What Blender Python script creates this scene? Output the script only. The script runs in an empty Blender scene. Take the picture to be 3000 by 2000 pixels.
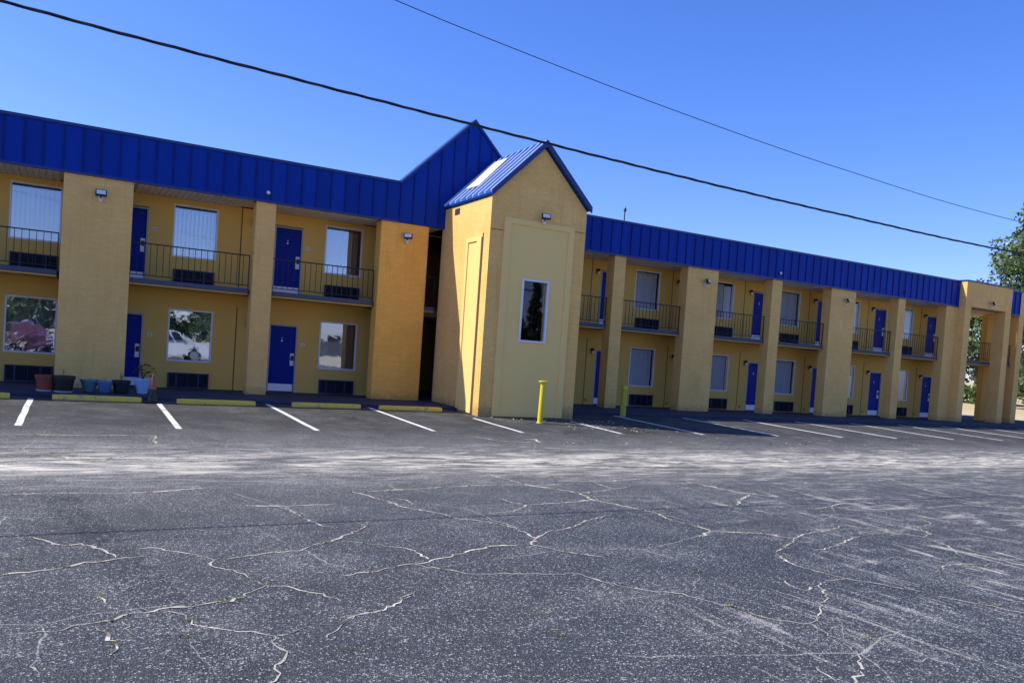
import bpy, bmesh, math, random
import numpy as np
from mathutils import Vector, Matrix
R = math.radians
rnd = random.Random(7)
scene = bpy.context.scene
COL = scene.collection

# ------------------------------------------------------------------ helpers
class MB:
    """collects simple solids; build() links them as ONE mesh object"""
    def __init__(s): s.v = []; s.f = []
    def add(s, vs, fs):
        o = len(s.v); s.v += [tuple(map(float, p)) for p in vs]; s.f += [tuple(o + i for i in f) for f in fs]; return s
    def box(s, x0, x1, y0, y1, z0, z1):
        return s.add([(x0,y0,z0),(x1,y0,z0),(x1,y1,z0),(x0,y1,z0),(x0,y0,z1),(x1,y0,z1),(x1,y1,z1),(x0,y1,z1)],
                     [(0,3,2,1),(4,5,6,7),(0,1,5,4),(1,2,6,5),(2,3,7,6),(3,0,4,7)])
    def quad(s, a, b, c, d): return s.add([a, b, c, d], [(0,1,2,3)])
    def prism(s, poly, y0, y1):            # poly in (x, z), extruded along y
        n = len(poly)
        return s.add([(x,y0,z) for x,z in poly] + [(x,y1,z) for x,z in poly],
                     [tuple(range(n)), tuple(range(2*n-1, n-1, -1))] + [(i, i+n, (i+1)%n+n, (i+1)%n) for i in range(n)])
    def tube(s, pts, r, n=8, cap=True):
        pts = [Vector(p) for p in pts]; m = len(pts); rs = r if isinstance(r, (list, tuple)) else [r]*m
        vs = []; up = None
        for i, p in enumerate(pts):
            d = (pts[min(i+1, m-1)] - pts[max(i-1, 0)]).normalized()
            if up is None:
                up = d.orthogonal().normalized()
            up = (up - d*up.dot(d)).normalized(); w = d.cross(up)
            for k in range(n):
                a = 2*math.pi*k/n; vs.append(p + (up*math.cos(a) + w*math.sin(a))*rs[i])
        fs = [(i*n+k, i*n+(k+1)%n, (i+1)*n+(k+1)%n, (i+1)*n+k) for i in range(m-1) for k in range(n)]
        if cap: fs += [tuple(range(n-1, -1, -1)), tuple((m-1)*n+k for k in range(n))]
        return s.add(vs, fs)
    def lathe(s, prof, c=(0,0,0), n=24, axis='z'):
        vs = []; m = len(prof)
        for r, h in prof:
            for k in range(n):
                a = 2*math.pi*k/n; p = (r*math.cos(a), r*math.sin(a), h)
                if axis == 'y': p = (p[0], p[2], p[1])
                vs.append((c[0]+p[0], c[1]+p[1], c[2]+p[2]))
        fs = [(i*n+k, i*n+(k+1)%n, (i+1)*n+(k+1)%n, (i+1)*n+k) for i in range(m-1) for k in range(n)]
        return s.add(vs, fs + [tuple(range(n-1, -1, -1)), tuple((m-1)*n+k for k in range(n))])
    def build(s, name, mat, parent=None, loc=(0,0,0), bevel=0, smooth=False, seg=2):
        me = bpy.data.meshes.new(name); me.from_pydata(s.v, [], s.f); me.update()
        if bevel or smooth or len(s.f) < 400:
            bm = bmesh.new(); bm.from_mesh(me)
            bmesh.ops.recalc_face_normals(bm, faces=bm.faces)
            bm.to_mesh(me); bm.free()
        if smooth:
            me.polygons.foreach_set('use_smooth', [True]*len(me.polygons))
            try: me.set_sharp_from_angle(angle=R(40))
            except Exception: pass
        o = bpy.data.objects.new(name, me); COL.objects.link(o); me.materials.append(mat)
        o.location = loc
        if parent is not None: o.parent = parent
        if bevel:
            b = o.modifiers.new('bevel', 'BEVEL'); b.width = bevel; b.segments = seg; b.limit_method = 'ANGLE'; b.angle_limit = R(40)
        return o

def tag(o, label=None, cat=None, group=None, kind=None):
    if label: o['label'] = label
    if cat: o['category'] = cat
    if group: o['group'] = group
    if kind: o['kind'] = kind
    return o
def empty(name, loc=(0,0,0), rz=0):
    o = bpy.data.objects.new(name, None); COL.objects.link(o); o.location = loc; o.rotation_euler = (0,0,rz)
    o.empty_display_size = .2; return o
def copy_tree(o, parent=None):
    c = o.copy(); COL.objects.link(c); c.parent = parent
    for ch in list(o.children): copy_tree(ch, c)
    return c

# ------------------------------------------------------------------ materials
class NT:
    def __init__(s, name):
        s.m = bpy.data.materials.new(name); s.m.use_nodes = True; s.t = s.m.node_tree; s.t.nodes.clear()
        s.out = s.n('ShaderNodeOutputMaterial')
    def n(s, typ, **kw):
        nd = s.t.nodes.new(typ)
        for k, v in kw.items():
            if hasattr(nd, k): setattr(nd, k, v)
            else: s.set(nd.inputs[k], v)
        return nd
    def set(s, inp, v):
        if isinstance(v, bpy.types.NodeSocket): s.t.links.new(v, inp)
        elif isinstance(v, bpy.types.Node): s.t.links.new(v.outputs[0], inp)
        elif isinstance(v, (tuple, list)) and len(v) == 3 and inp.type == 'RGBA': inp.default_value = (*v, 1)
        else: inp.default_value = v
    def math(s, op, a, b=0.0, c=None, clamp=False):
        nd = s.t.nodes.new('ShaderNodeMath'); nd.operation = op; nd.use_clamp = clamp
        s.set(nd.inputs[0], a); s.set(nd.inputs[1], b)
        if c is not None: s.set(nd.inputs[2], c)
        return nd.outputs[0]
    def mix(s, f, a, b, mode='MIX'):
        nd = s.t.nodes.new('ShaderNodeMix'); nd.data_type = 'RGBA'; nd.blend_type = mode; nd.clamp_factor = True
        s.set(nd.inputs[0], f); s.set(nd.inputs[6], a); s.set(nd.inputs[7], b); return nd.outputs[2]
    def ramp(s, f, lo, hi):
        nd = s.t.nodes.new('ShaderNodeMapRange'); nd.clamp = True
        s.set(nd.inputs[0], f); nd.inputs[1].default_value = lo; nd.inputs[2].default_value = hi; return nd.outputs[0]
    def pos(s):
        g = s.n('ShaderNodeNewGeometry'); return g.outputs['Position']
    def noise(s, vec, scale, detail=3, rough=.55, dist=0):
        nd = s.n('ShaderNodeTexNoise', Scale=scale, Detail=detail, Roughness=rough, Distortion=dist); s.set(nd.inputs['Vector'], vec); return nd.outputs[0]
    def scale(s, vec, sc, loc=(0,0,0), rot=(0,0,0)):
        nd = s.n('ShaderNodeMapping'); s.set(nd.inputs[0], vec); nd.inputs[1].default_value = loc; nd.inputs[2].default_value = rot; nd.inputs[3].default_value = sc; return nd.outputs[0]
    def bump(s, h, strength=.3, dist=.01):
        nd = s.n('ShaderNodeBump', Strength=strength, Distance=dist); s.set(nd.inputs['Height'], h); return nd.outputs[0]
    def fin(s, color, rough=.7, spec=.4, metal=0, bump=None, coat=0):
        b = s.n('ShaderNodeBsdfPrincipled'); s.set(b.inputs['Base Color'], color); s.set(b.inputs['Roughness'], rough)
        s.set(b.inputs['Specular IOR Level'], spec); s.set(b.inputs['Metallic'], metal); b.inputs['Coat Weight'].default_value = coat
        if bump is not None: s.set(b.inputs['Normal'], bump)
        s.t.links.new(b.outputs[0], s.out.inputs[0]); return s.m

def paint(name, col, rough=.6, spec=.4, var=.18, sc=3.0, metal=0, fine=0.0, coat=0):
    t = NT(name); p = t.pos()
    n1 = t.noise(p, sc, 4, .6); n2 = t.noise(p, sc*14, 2)
    c = t.mix(t.math('MULTIPLY', n1, var*2), col, tuple(x*(1-var*1.6) for x in col))
    b = t.bump(n2, .25, .004) if fine else None
    r = t.math('ADD', t.math('MULTIPLY', n1, .2), rough-.1)
    return t.fin(c, r, spec, metal, b, coat)

def brick(name, col, mortar, var=.22):
    """painted brick: courses follow the face they are on (world metres)"""
    t = NT(name); g = t.n('ShaderNodeNewGeometry'); p = g.outputs['Position']
    sp = t.n('ShaderNodeSeparateXYZ'); t.set(sp.inputs[0], p)
    sn = t.n('ShaderNodeSeparateXYZ'); t.set(sn.inputs[0], g.outputs['Normal'])
    side = t.math('GREATER_THAN', t.math('ABSOLUTE', sn.outputs[0]), .6)
    u = t.math('ADD', t.math('MULTIPLY', sp.outputs[1], side), t.math('MULTIPLY', sp.outputs[0], t.math('SUBTRACT', 1.0, side)))
    cv = t.n('ShaderNodeCombineXYZ'); t.set(cv.inputs[0], u); t.set(cv.inputs[1], sp.outputs[2])
    bk = t.n('ShaderNodeTexBrick'); bk.inputs['Scale'].default_value = 1.0; t.set(bk.inputs['Vector'], cv.outputs[0])
    bk.inputs['Brick Width'].default_value = .215; bk.inputs['Row Height'].default_value = .075
    bk.inputs['Mortar Size'].default_value = .008; bk.inputs['Mortar Smooth'].default_value = .3; bk.offset = .5
    bk.inputs['Color1'].default_value = (*col, 1); bk.inputs['Color2'].default_value = (*[x*.9 for x in col], 1); bk.inputs['Mortar'].default_value = (*mortar, 1)
    n1 = t.noise(p, .9, 5, .6, .4); n2 = t.noise(p, 9, 3); n3 = t.noise(t.scale(p, (5, 5, .5)), 1.2, 4, .6)
    c = t.mix(t.math('MULTIPLY', t.ramp(n1, .38, .72), var*2.6), bk.outputs[0], tuple(x*y for x, y in zip(col, (.78,.74,.66))))
    c = t.mix(t.math('MULTIPLY', t.ramp(n3, .52, .74), .42), c, tuple(x*y for x, y in zip(col, (.7,.64,.52))))
    c = t.mix(t.math('MULTIPLY', t.ramp(n2, .58, .75), .22), c, tuple(min(1, x*1.25) for x in col))
    # darker brown towards the foot, broken up by noise
    foot = t.math('MULTIPLY', t.ramp(t.math('ADD', sp.outputs[2], t.math('MULTIPLY', n2, -.5)), .02, -.3), .5)
    c = t.mix(foot, c, (.13,.10,.065))
    h = t.math('ADD', t.math('MULTIPLY', bk.outputs[1], -1.0), t.math('MULTIPLY', n2, .5))
    return t.fin(c, .8, .12, 0, t.bump(h, .5, .006))

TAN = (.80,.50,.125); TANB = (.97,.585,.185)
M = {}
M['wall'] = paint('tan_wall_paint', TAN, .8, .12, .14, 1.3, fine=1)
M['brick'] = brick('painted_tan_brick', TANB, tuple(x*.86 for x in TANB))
M['brick_bounce'] = brick('bounce_tinted_brick', (.99,.53,.11), (.85,.45,.09))  # deeper orange stands in for warm bounce off the sunlit tower wall
M['stucco'] = paint('beige_stucco', (.92,.64,.22), .8, .12, .1, 2, fine=1)
M['joint'] = paint('dark_caulk', (.11,.08,.035), .8)
t = NT('blue_sheet_metal'); p = t.pos(); sp = t.n('ShaderNodeSeparateXYZ'); t.set(sp.inputs[0], p)
wn = t.n('ShaderNodeTexWhiteNoise'); wn.noise_dimensions = '1D'; t.set(wn.inputs['W'], t.math('FLOOR', t.math('DIVIDE', t.math('ADD', sp.outputs[0], 1.62), .425)))
st = t.noise(t.scale(p, (9, 1, .45)), 1.6, 5, .65); bl = t.noise(p, .5, 3)
c = t.mix(wn.outputs['Value'], (.001,.030,.26), (.001,.039,.33)); c = t.mix(t.math('MULTIPLY', t.ramp(st, .50, .78), .35), c, (.010,.065,.36)); c = t.mix(t.math('MULTIPLY', t.ramp(bl, .45, .7), .3), c, (.001,.024,.22))
M['blue_metal'] = t.fin(c, t.math('ADD', .40, t.math('MULTIPLY', st, .25)), .14, 0, t.bump(t.noise(t.scale(p, (1.2, 1, .7)), 1.5, 2), .15, .02))
M['roof_metal'] = paint('blue_roof_metal', (.006,.075,.34), .32, .5, .25, 1.5)
M['roof_seam'] = paint('sun_glare_roof_seam', (.62,.76,.95), .35, .6, .2, 3)  # pale colour paints sun glare onto the seams
M['sand'] = paint('pale_bounce_ground', (.50,.43,.32), .95, .1, .3, .7, fine=1)  # unseen ground added to bounce warm light onto the shaded facade
M['blue_trim'] = paint('dark_blue_trim', (.005,.028,.17), .4, .5)
M['seam'] = paint('blue_seam', (.001,.020,.17), .5, .2)
M['door'] = paint('blue_door_paint', (.001,.017,.25), .45, .14, .14, 2)
M['kick'] = paint('white_kick_plate', (.85,.85,.86), .35, .5, .1, 5)
M['frame'] = paint('pale_frame', (.78,.76,.76), .5, .4, .1, 4)
M['doorframe'] = paint('grey_lilac_frame', (.36,.35,.38), .5, .4, .1, 4)
M['navy'] = paint('navy_grille', (.022,.034,.085), .5, .4, .2, 6)
M['navydark'] = paint('dark_navy_grille', (.010,.014,.035), .6, .3)  # darker navy for the grille backing and slats
M['slab'] = paint('blue_grey_slab_paint', (.085,.095,.13), .7, .3, .2, 3)
M['rail'] = paint('dark_bronze_rail', (.014,.011,.010), .5, .4)
M['black'] = paint('black_plastic', (.012,.012,.014), .45, .5)
M['white'] = paint('white_plastic', (.75,.75,.74), .4, .5, .06)
M['steel'] = paint('brushed_steel', (.55,.55,.56), .35, .5, .1, 8, metal=.6)
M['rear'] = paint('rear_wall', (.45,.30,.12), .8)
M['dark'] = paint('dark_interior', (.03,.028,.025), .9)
M['roofing'] = paint('flat_roof_membrane', (.25,.25,.25), .9)
M['underlay'] = paint('bare_underlayment', (.62,.56,.45), .8, .2, .3, 5)
def soffit_mat(name, col):
    return paint(name, col, .65, .3, .15, 2)
M['soffit'] = soffit_mat('ribbed_soffit_vinyl', (.82,.74,.60)); M['soffit2'] = soffit_mat('smooth_soffit', (.72,.66,.58))

def glass(name, refl, tint=(1,1,1), wav=0.0, wsc=3.0):
    t = NT(name); p = t.pos()
    tr = t.n('ShaderNodeBsdfTransparent'); tr.inputs[0].default_value = (.92,.94,.95,1)
    gl = t.n('ShaderNodeBsdfGlossy'); gl.inputs[0].default_value = (*tint, 1); gl.inputs['Roughness'].default_value = .015
    h = t.noise(p, wsc, 3, .5, .6); b = t.bump(h, wav, .02); t.set(gl.inputs['Normal'], b)
    g = t.n('ShaderNodeNewGeometry'); dt = t.n('ShaderNodeVectorMath', operation='DOT_PRODUCT'); t.set(dt.inputs[0], g.outputs['Normal']); t.set(dt.inputs[1], g.outputs['Incoming'])
    k = t.math('POWER', t.math('SUBTRACT', 1.0, t.math('ABSOLUTE', dt.outputs['Value']), clamp=True), 5.0)
    f = t.math('ADD', t.math('MULTIPLY', k, 1.0-refl), refl, clamp=True)
    mx = t.n('ShaderNodeMixShader'); t.set(mx.inputs[0], f); t.t.links.new(tr.outputs[0], mx.inputs[1]); t.t.links.new(gl.outputs[0], mx.inputs[2])
    t.t.links.new(mx.outputs[0], t.out.inputs[0]); return t.m
M['glass'] = glass('window_glass', .05, wav=.02)
M['film'] = glass('mirror_film_glass', .34, (.85,.93,1), wav=.03)
M['blindglass'] = glass('blind_window_glass', .22, (.95,.97,1), wav=.02)
M['towerglass'] = glass('dark_tower_glass', .04, (.7,.66,.8), wav=.02)
M['wavyglass'] = glass('warped_film_glass', .30, (.85,.9,1), wav=.30, wsc=.75)
def cloth(name, col):
    t = NT(name); p = t.pos(); n = t.noise(t.scale(p, (6, 6, .6)), 4, 3)
    return t.fin(t.mix(t.math('MULTIPLY', n, .35), col, tuple(x*.7 for x in col)), .9, .1)
M['blind'] = cloth('white_vertical_blind', (.88,.90,.93)); M['curtain'] = cloth('grey_curtain', (.62,.64,.68)); M['drape'] = cloth('dark_drape', (.36,.38,.38))

# asphalt --------------------------------------------------------------------
t = NT('cracked_asphalt'); p = t.pos(); sp = t.n('ShaderNodeSeparateXYZ'); t.set(sp.inputs[0], p); X, Y = sp.outputs[0], sp.outputs[1]
big = t.noise(p, .22, 4, .6, .3); mid = t.noise(p, 1.1, 5, .62, .5); fine = t.noise(p, 26, 3, .6)
def cells(sc, ch):
    v = t.n('ShaderNodeTexVoronoi'); v.feature = 'F1'; v.inputs['Scale'].default_value = sc; t.set(v.inputs['Vector'], p)
    s_ = t.n('ShaderNodeSeparateColor'); t.set(s_.inputs[0], v.outputs['Color']); return v, s_.outputs[ch]
vor, grain = cells(88, 0); vor2, grain2 = cells(190, 1)
# how worn the sealer is: pale drain valley, tyre-swept streaks at the right, dark smooth stalls
alongx = t.noise(t.scale(p, (.62, 2.3, 1), rot=(0,0,R(3))), 1.5, 7, .72, 1.0)
alongy = t.noise(t.scale(p, (4.6, .75, 1), rot=(0,0,R(-12))), 1.3, 7, .74, .5)
band = t.math('MULTIPLY', t.ramp(Y, -13.4, -11.4), t.ramp(Y, -8.0, -9.6))
bandn = t.math('MULTIPLY', band, t.ramp(alongx, .42, .66))
rightx = t.math('MULTIPLY', t.math('MULTIPLY', t.ramp(X, 5.0, 11.0), t.ramp(Y, -7.2, -9.0)), t.ramp(alongx, .53, .68))
sweep = t.math('MULTIPLY', t.math('MULTIPLY', t.ramp(Y, -12.6, -14.2), t.ramp(X, 6.2, 9.0)), t.ramp(alongy, .56, .66))
frontn = t.math('MULTIPLY', t.math('MULTIPLY', t.ramp(Y, -17.2, -19.0), t.ramp(X, 2.9, 4.0)), t.ramp(alongy, .53, .66))
stall = t.ramp(Y, -8.4, -6.2)
dark = t.math('MULTIPLY', t.math('MULTIPLY', t.ramp(X, .8, 6.0), t.ramp(Y, -11.5, -15.5)), .8)
base = t.mix(stall, (.112,.109,.098), (.056,.054,.048))
base = t.mix(t.ramp(Y, -12.0, -17.5), base, (.058,.062,.066))
base = t.mix(dark, base, (.034,.040,.053))
base = t.mix(t.math('MULTIPLY', t.ramp(big, .42, .66), .6), base, (.046,.047,.048))
base = t.mix(t.math('MULTIPLY', t.ramp(mid, .50, .78), .5), base, (.115,.113,.102))
# oil and tyre marks in the stalls and pale scuffs between them
base = t.mix(t.math('MULTIPLY', t.ramp(t.noise(t.scale(p, (1, .3, 1)), .9, 4, .6), .56, .70), t.math('MULTIPLY', stall, .75)), base, (.020,.019,.018))
scuff = t.math('MULTIPLY', stall, t.ramp(t.noise(t.scale(p, (.6, 1.9, 1)), 1.9, 6, .72, 1.6), .52, .70))
base = t.mix(t.math('MULTIPLY', scuff, .6), base, (.155,.148,.132))
# two long darker patches where the lot was sealed again
patch = t.math('MULTIPLY', t.math('LESS_THAN', t.math('ABSOLUTE', t.math('ADD', t.math('ADD', X, t.math('MULTIPLY', Y, .16)), t.math('ADD', t.math('MULTIPLY', mid, .25), 2.05))), .17), t.ramp(Y, -12.8, -13.4))
base = t.mix(t.math('MULTIPLY', patch, .5), base, (.028,.029,.034))
wear = t.math('ADD', t.math('ADD', bandn, t.math('MULTIPLY', rightx, .85)), t.math('ADD', t.math('MULTIPLY', sweep, .95), t.math('MULTIPLY', frontn, .75)), clamp=True)
thr = t.math('SUBTRACT', .885, t.math('MULTIPLY', wear, .40))
thr = t.math('ADD', thr, t.math('MULTIPLY', stall, .07))
thr = t.math('ADD', thr, t.math('MULTIPLY', t.math('SUBTRACT', mid, .5), -.30))
sp1 = t.math('MULTIPLY', t.ramp(t.math('SUBTRACT', grain, thr), 0, .05), .60)
sp2 = t.math('MULTIPLY', t.ramp(t.math('SUBTRACT', grain2, t.math('ADD', thr, -.06)), 0, .05), .46)
c = t.mix(sp2, base, (.36,.36,.345)); c = t.mix(sp1, c, (.62,.61,.55))
c = t.mix(t.math('MULTIPLY', t.math('LESS_THAN', grain2, .25), .55), c, (.016,.017,.020))
c = t.mix(t.math('MULTIPLY', t.math('POWER', wear, 1.5), .62), c, (.58,.52,.39))
sandm = t.math('MULTIPLY', t.math('MULTIPLY', t.ramp(Y, -11.9, -11.1), t.ramp(Y, -9.4, -10.2)), t.ramp(t.noise(t.scale(p, (.45, 2.2, 1), rot=(0,0,R(-3))), 2.0, 7, .74, .8), .49, .62))
c = t.mix(t.math('MULTIPLY', sandm, .9), c, (.88,.78,.60))
# web of finer cracks that the laid crack strips do not follow
nv = t.n('ShaderNodeTexNoise', Scale=1.6, Detail=4, Roughness=.5); t.set(nv.inputs['Vector'], p)
vm = t.n('ShaderNodeVectorMath', operation='SUBTRACT'); t.set(vm.inputs[0], nv.outputs['Color']); vm.inputs[1].default_value = (.5, .5, .5)
vs2 = t.n('ShaderNodeVectorMath', operation='SCALE'); t.set(vs2.inputs[0], vm.outputs[0]); vs2.inputs['Scale'].default_value = .30
va = t.n('ShaderNodeVectorMath', operation='ADD'); t.set(va.inputs[0], p); t.set(va.inputs[1], vs2.outputs[0])
def web(sc, width, keep, seed):
    w_ = t.n('ShaderNodeTexVoronoi'); w_.voronoi_dimensions = '2D'; w_.feature = 'DISTANCE_TO_EDGE'; w_.inputs['Scale'].default_value = sc
    t.set(w_.inputs['Vector'], t.scale(va.outputs[0], (1, 1, 0), loc=(seed, seed*.7, 0)))
    return t.math('MULTIPLY', t.ramp(w_.outputs['Distance'], width*sc, width*sc*.35), t.ramp(t.noise(p, .55, 3, .6), keep, keep+.10))
w1 = t.math('MULTIPLY', web(.40, .0105, .46, 3.1), t.ramp(Y, -7.0, -8.5)); w2 = t.math('MULTIPLY', web(1.05, .0050, .52, 9.7), t.ramp(Y, -8.0, -9.5))
c = t.mix(t.math('MULTIPLY', w1, .55), c, (.50,.48,.40)); c = t.mix(t.math('MULTIPLY', w2, .55), c, (.40,.39,.34))
c = t.mix(1.0, c, (.955, .985, 1.0), 'MULTIPLY')
hh = t.math('ADD', t.math('MULTIPLY', vor.outputs[0], 24.), t.math('ADD', t.math('MULTIPLY', fine, .6), t.math('MULTIPLY', t.math('ADD', w1, w2), -2.0)))
M['asphalt'] = t.fin(c, .82, .22, 0, t.bump(hh, .4, .004))

t = NT('walkway_paint'); p = t.pos(); n1 = t.noise(p, 1.2, 4, .6); n2 = t.noise(p, 12, 3)
c = t.mix(t.ramp(n1, .35, .7), (.026,.034,.058), (.040,.048,.074)); c = t.mix(t.math('MULTIPLY', t.ramp(n2, .6, .75), .4), c, (.12,.12,.13))
M['walk'] = t.fin(c, .75, .3)
t = NT('dry_grass_field'); p = t.pos(); n1 = t.noise(p, .10, 5, .6); n2 = t.noise(p, 1.6, 5, .7); n3 = t.noise(p, 14, 3, .7)
c = t.mix(t.ramp(n1, .4, .65), (.46,.37,.19), (.55,.46,.27)); c = t.mix(t.math('MULTIPLY', t.ramp(n2, .5, .7), .5), c, (.34,.29,.12)); c = t.mix(t.math('MULTIPLY', t.ramp(n3, .5, .8), .4), c, (.62,.55,.38))
M['field'] = t.fin(c, .95, .1, 0, t.bump(n3, .6, .05))
t = NT('crack_filling'); p = t.pos(); sp_ = t.n('ShaderNodeSeparateXYZ'); t.set(sp_.inputs[0], p); n1 = t.noise(p, 2.6, 4, .6); n2 = t.noise(p, 40, 2)
c = t.mix(t.ramp(n1, .40, .58), (.34,.32,.26), (.60,.56,.43)); c = t.mix(t.math('MULTIPLY', t.math('MULTIPLY', t.math('GREATER_THAN', t.noise(p, 1.7, 3), .58), t.ramp(sp_.outputs[1], -17.5, -18.6)), .9), c, (.010,.010,.012))
c = t.mix(t.ramp(n2, .56, .74), c, (.16,.15,.15))
M['crack'] = t.fin(c, .95, .1)
t = NT('parking_line_paint'); p = t.pos(); n1 = t.noise(p, 18, 5, .75); n2 = t.noise(p, 2.2, 3)
c = t.mix(t.ramp(t.math('ADD', n1, t.math('MULTIPLY', n2, .4)), .66, .92), (.78,.78,.76), (.22,.22,.22))
M['line'] = t.fin(c, .7, .3)
t = NT('worn_line_paint'); p = t.pos(); n1 = t.noise(p, 9, 5, .75); n2 = t.noise(p, 1.2, 3)
c = t.mix(t.ramp(t.math('ADD', n1, t.math('MULTIPLY', n2, .5)), .74, .98), (.84,.82,.78), (.20,.20,.19))
M['line2'] = t.fin(c, .75, .3)
t = NT('worn_yellow_concrete'); p = t.pos(); n1 = t.noise(p, 5, 5, .7); n2 = t.noise(p, 30, 3, .7)
sp = t.n('ShaderNodeSeparateXYZ'); t.set(sp.inputs[0], p)
c = t.mix(t.ramp(n1, .52, .66), (.86,.58,.07), (.74,.55,.16)); c = t.mix(t.ramp(t.math('ADD', t.math('MULTIPLY', n1, .6), t.math('MULTIPLY', n2, .5)), .60, .72), c, (.17,.16,.13))
M['stop'] = t.fin(c, .8, .25, 0, t.bump(n2, .4, .01))
t = NT('yellow_bollard_paint'); p = t.pos(); n1 = t.noise(t.scale(p, (4,4,1)), 4, 4, .7)
M['bollard'] = t.fin(t.mix(t.ramp(n1, .55, .75), (.74,.60,.03), (.60,.47,.06)), .45, .4)
M['bollard2'] = t = None
t = NT('faded_yellow_bollard_paint'); p = t.pos(); n1 = t.noise(t.scale(p, (4,4,1)), 4, 4, .7)
M['bollard2'] = t.fin(t.mix(t.ramp(n1, .5, .75), (.55,.45,.05), (.36,.30,.07)), .55, .35)
def leaf(name, a, b, sheen=.35):
    t = NT(name); g = t.n('ShaderNodeNewGeometry'); r = g.outputs['Random Per Island']
    c = t.mix(r, a, b)
    return t.fin(c, .45, sheen)
M['leaf'] = leaf('tree_leaves', (.035,.075,.018), (.11,.17,.045), .6)
M['leaf2'] = leaf('far_leaves', (.03,.06,.02), (.085,.13,.045), .3)
M['plant'] = leaf('pot_plant_leaves', (.02,.045,.018), (.05,.09,.03), .4)
M['weed'] = leaf('dry_weeds', (.42,.42,.12), (.75,.66,.32), .1)
M['litter'] = leaf('dead_leaves', (.30,.22,.13), (.62,.52,.42), .1)
M['bark'] = paint('bark', (.10,.08,.06), .9, .1, .3, 6, fine=1)
M['terracotta'] = paint('terracotta', (.30,.075,.045), .75, .3, .2, 8)
M['teal'] = paint('teal_glaze', (.10,.22,.25), .4, .5, .25, 7); M['bluepot'] = paint('blue_glaze', (.10,.20,.42), .4, .5, .25, 7)
M['greenpot'] = paint('dark_green_pot', (.010,.022,.026), .5, .4, .2, 8); M['skypot'] = paint('light_blue_pot', (.34,.50,.72), .45, .4, .15, 8)
M['soil'] = paint('soil', (.03,.022,.015), .95, .1)
M['orange'] = paint('faded_orange_plastic', (.36,.13,.075), .6, .4, .3, 8)
M['suvwhite'] = paint('white_car_paint', (.80,.80,.80), .25, .5, .03, 2, coat=.6); M['redpaint'] = paint('red_car_paint', (.13,.035,.03), .3, .5, .05, 2, coat=.6)
M['carglass'] = paint('dark_car_glass', (.02,.022,.025), .08, .6); M['tyre'] = paint('tyre_rubber', (.02,.02,.02), .8, .2)
M['clap'] = paint('white_siding', (.72,.72,.68), .6, .3, .1, 3); M['fence'] = paint('grey_fence_boards', (.12,.13,.15), .8, .2, .3, 4)
# ------------------------------------------------------------------ ground
def zl(y):                                   # parking lot profile: falls to a drain valley, rises to the road
    if y >= -10.5: return -.13 + .03*(y+1.8)
    return -.391 + .013*(-10.5-y) + .03*max(0, -21.5-y)
ys = [-1.78, -3, -4.5, -6, -7.5, -9, -10, -10.5, -11, -12, -14, -17, -20, -23, -27, -32, -40, -52]
xs = [-60 + 5*i for i in range(23)]
m = MB()
m.add([(x, y, zl(y)) for y in ys for x in xs], [(i*len(xs)+k, (i+1)*len(xs)+k, (i+1)*len(xs)+k+1, i*len(xs)+k+1) for i in range(len(ys)-1) for k in range(len(xs)-1)])
tag(m.build('parking_lot', M['asphalt']), 'cracked dark asphalt parking lot in front of the motel', 'parking lot', kind='structure')
def sm(a): a = min(1, max(0, a)); return a*a*(3-2*a)
def zg(x, y):
    k = sm((x-42)/5)*sm((y+6)/5)
    return -.80*(1-k) + k*(-.06 + .0155*max(0, math.hypot(x-47, .5*max(y, 0))))
gx = sorted(set([-400, -250, -150, -100] + list(range(-80, 30, 10)) + list(range(30, 70, 2)) + list(range(70, 160, 6)) + [170, 200, 250, 320, 420]))
gy = sorted(set([-400, -250, -150, -100] + list(range(-80, -20, 10)) + list(range(-20, 24, 2)) + list(range(24, 150, 6)) + [170, 200, 250, 320, 420]))
m = MB(); nx = len(gx)
m.add([(x, y, zg(x, y) + (rnd.uniform(-.02, .02) if x > 52 else 0)) for y in gy for x in gx], [(i*nx+k, i*nx+k+1, (i+1)*nx+k+1, (i+1)*nx+k) for i in range(len(gy)-1) for k in range(nx-1)])
tag(m.build('dry_grass_field', M['field'], smooth=True), 'dry tan grass field beyond the motel', 'field', kind='structure')
m = MB()
P = [(-16, 1.7), (-16, -.1), (-16, -1.78)]
def walkstrip(x0, x1):
    m.add([(x0,-1.78,-.03),(x1,-1.78,-.03),(x1,0,0),(x0,0,0),(x1,6,0),(x0,6,0),(x0,-1.8,-.06),(x1,-1.8,-.06),(x0,-1.8,-.6),(x1,-1.8,-.6),(x1,6,-.6)],
          [(0,1,2,3),(3,2,4,5),(6,7,1,0),(8,9,7,6),(1,7,9,10,4,2)])
walkstrip(-16, 48)
tag(m.build('walkway', M['walk']), 'blue grey concrete walkway along the motel front', 'walkway', kind='structure')

m = MB()
m.add([(x, y, zl(y)+.006) for y in (-29.5, -33, -38, -52) for x in (-60, -20, 0, 20, 50)], [(i*5+k, (i+1)*5+k, (i+1)*5+k+1, i*5+k+1) for i in range(3) for k in range(4)])
tag(m.build('bounce_ground', M['sand']), 'unseen pale ground added as warm bounce shoulder across the lot from the motel', 'reflector', kind='structure')
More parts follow.
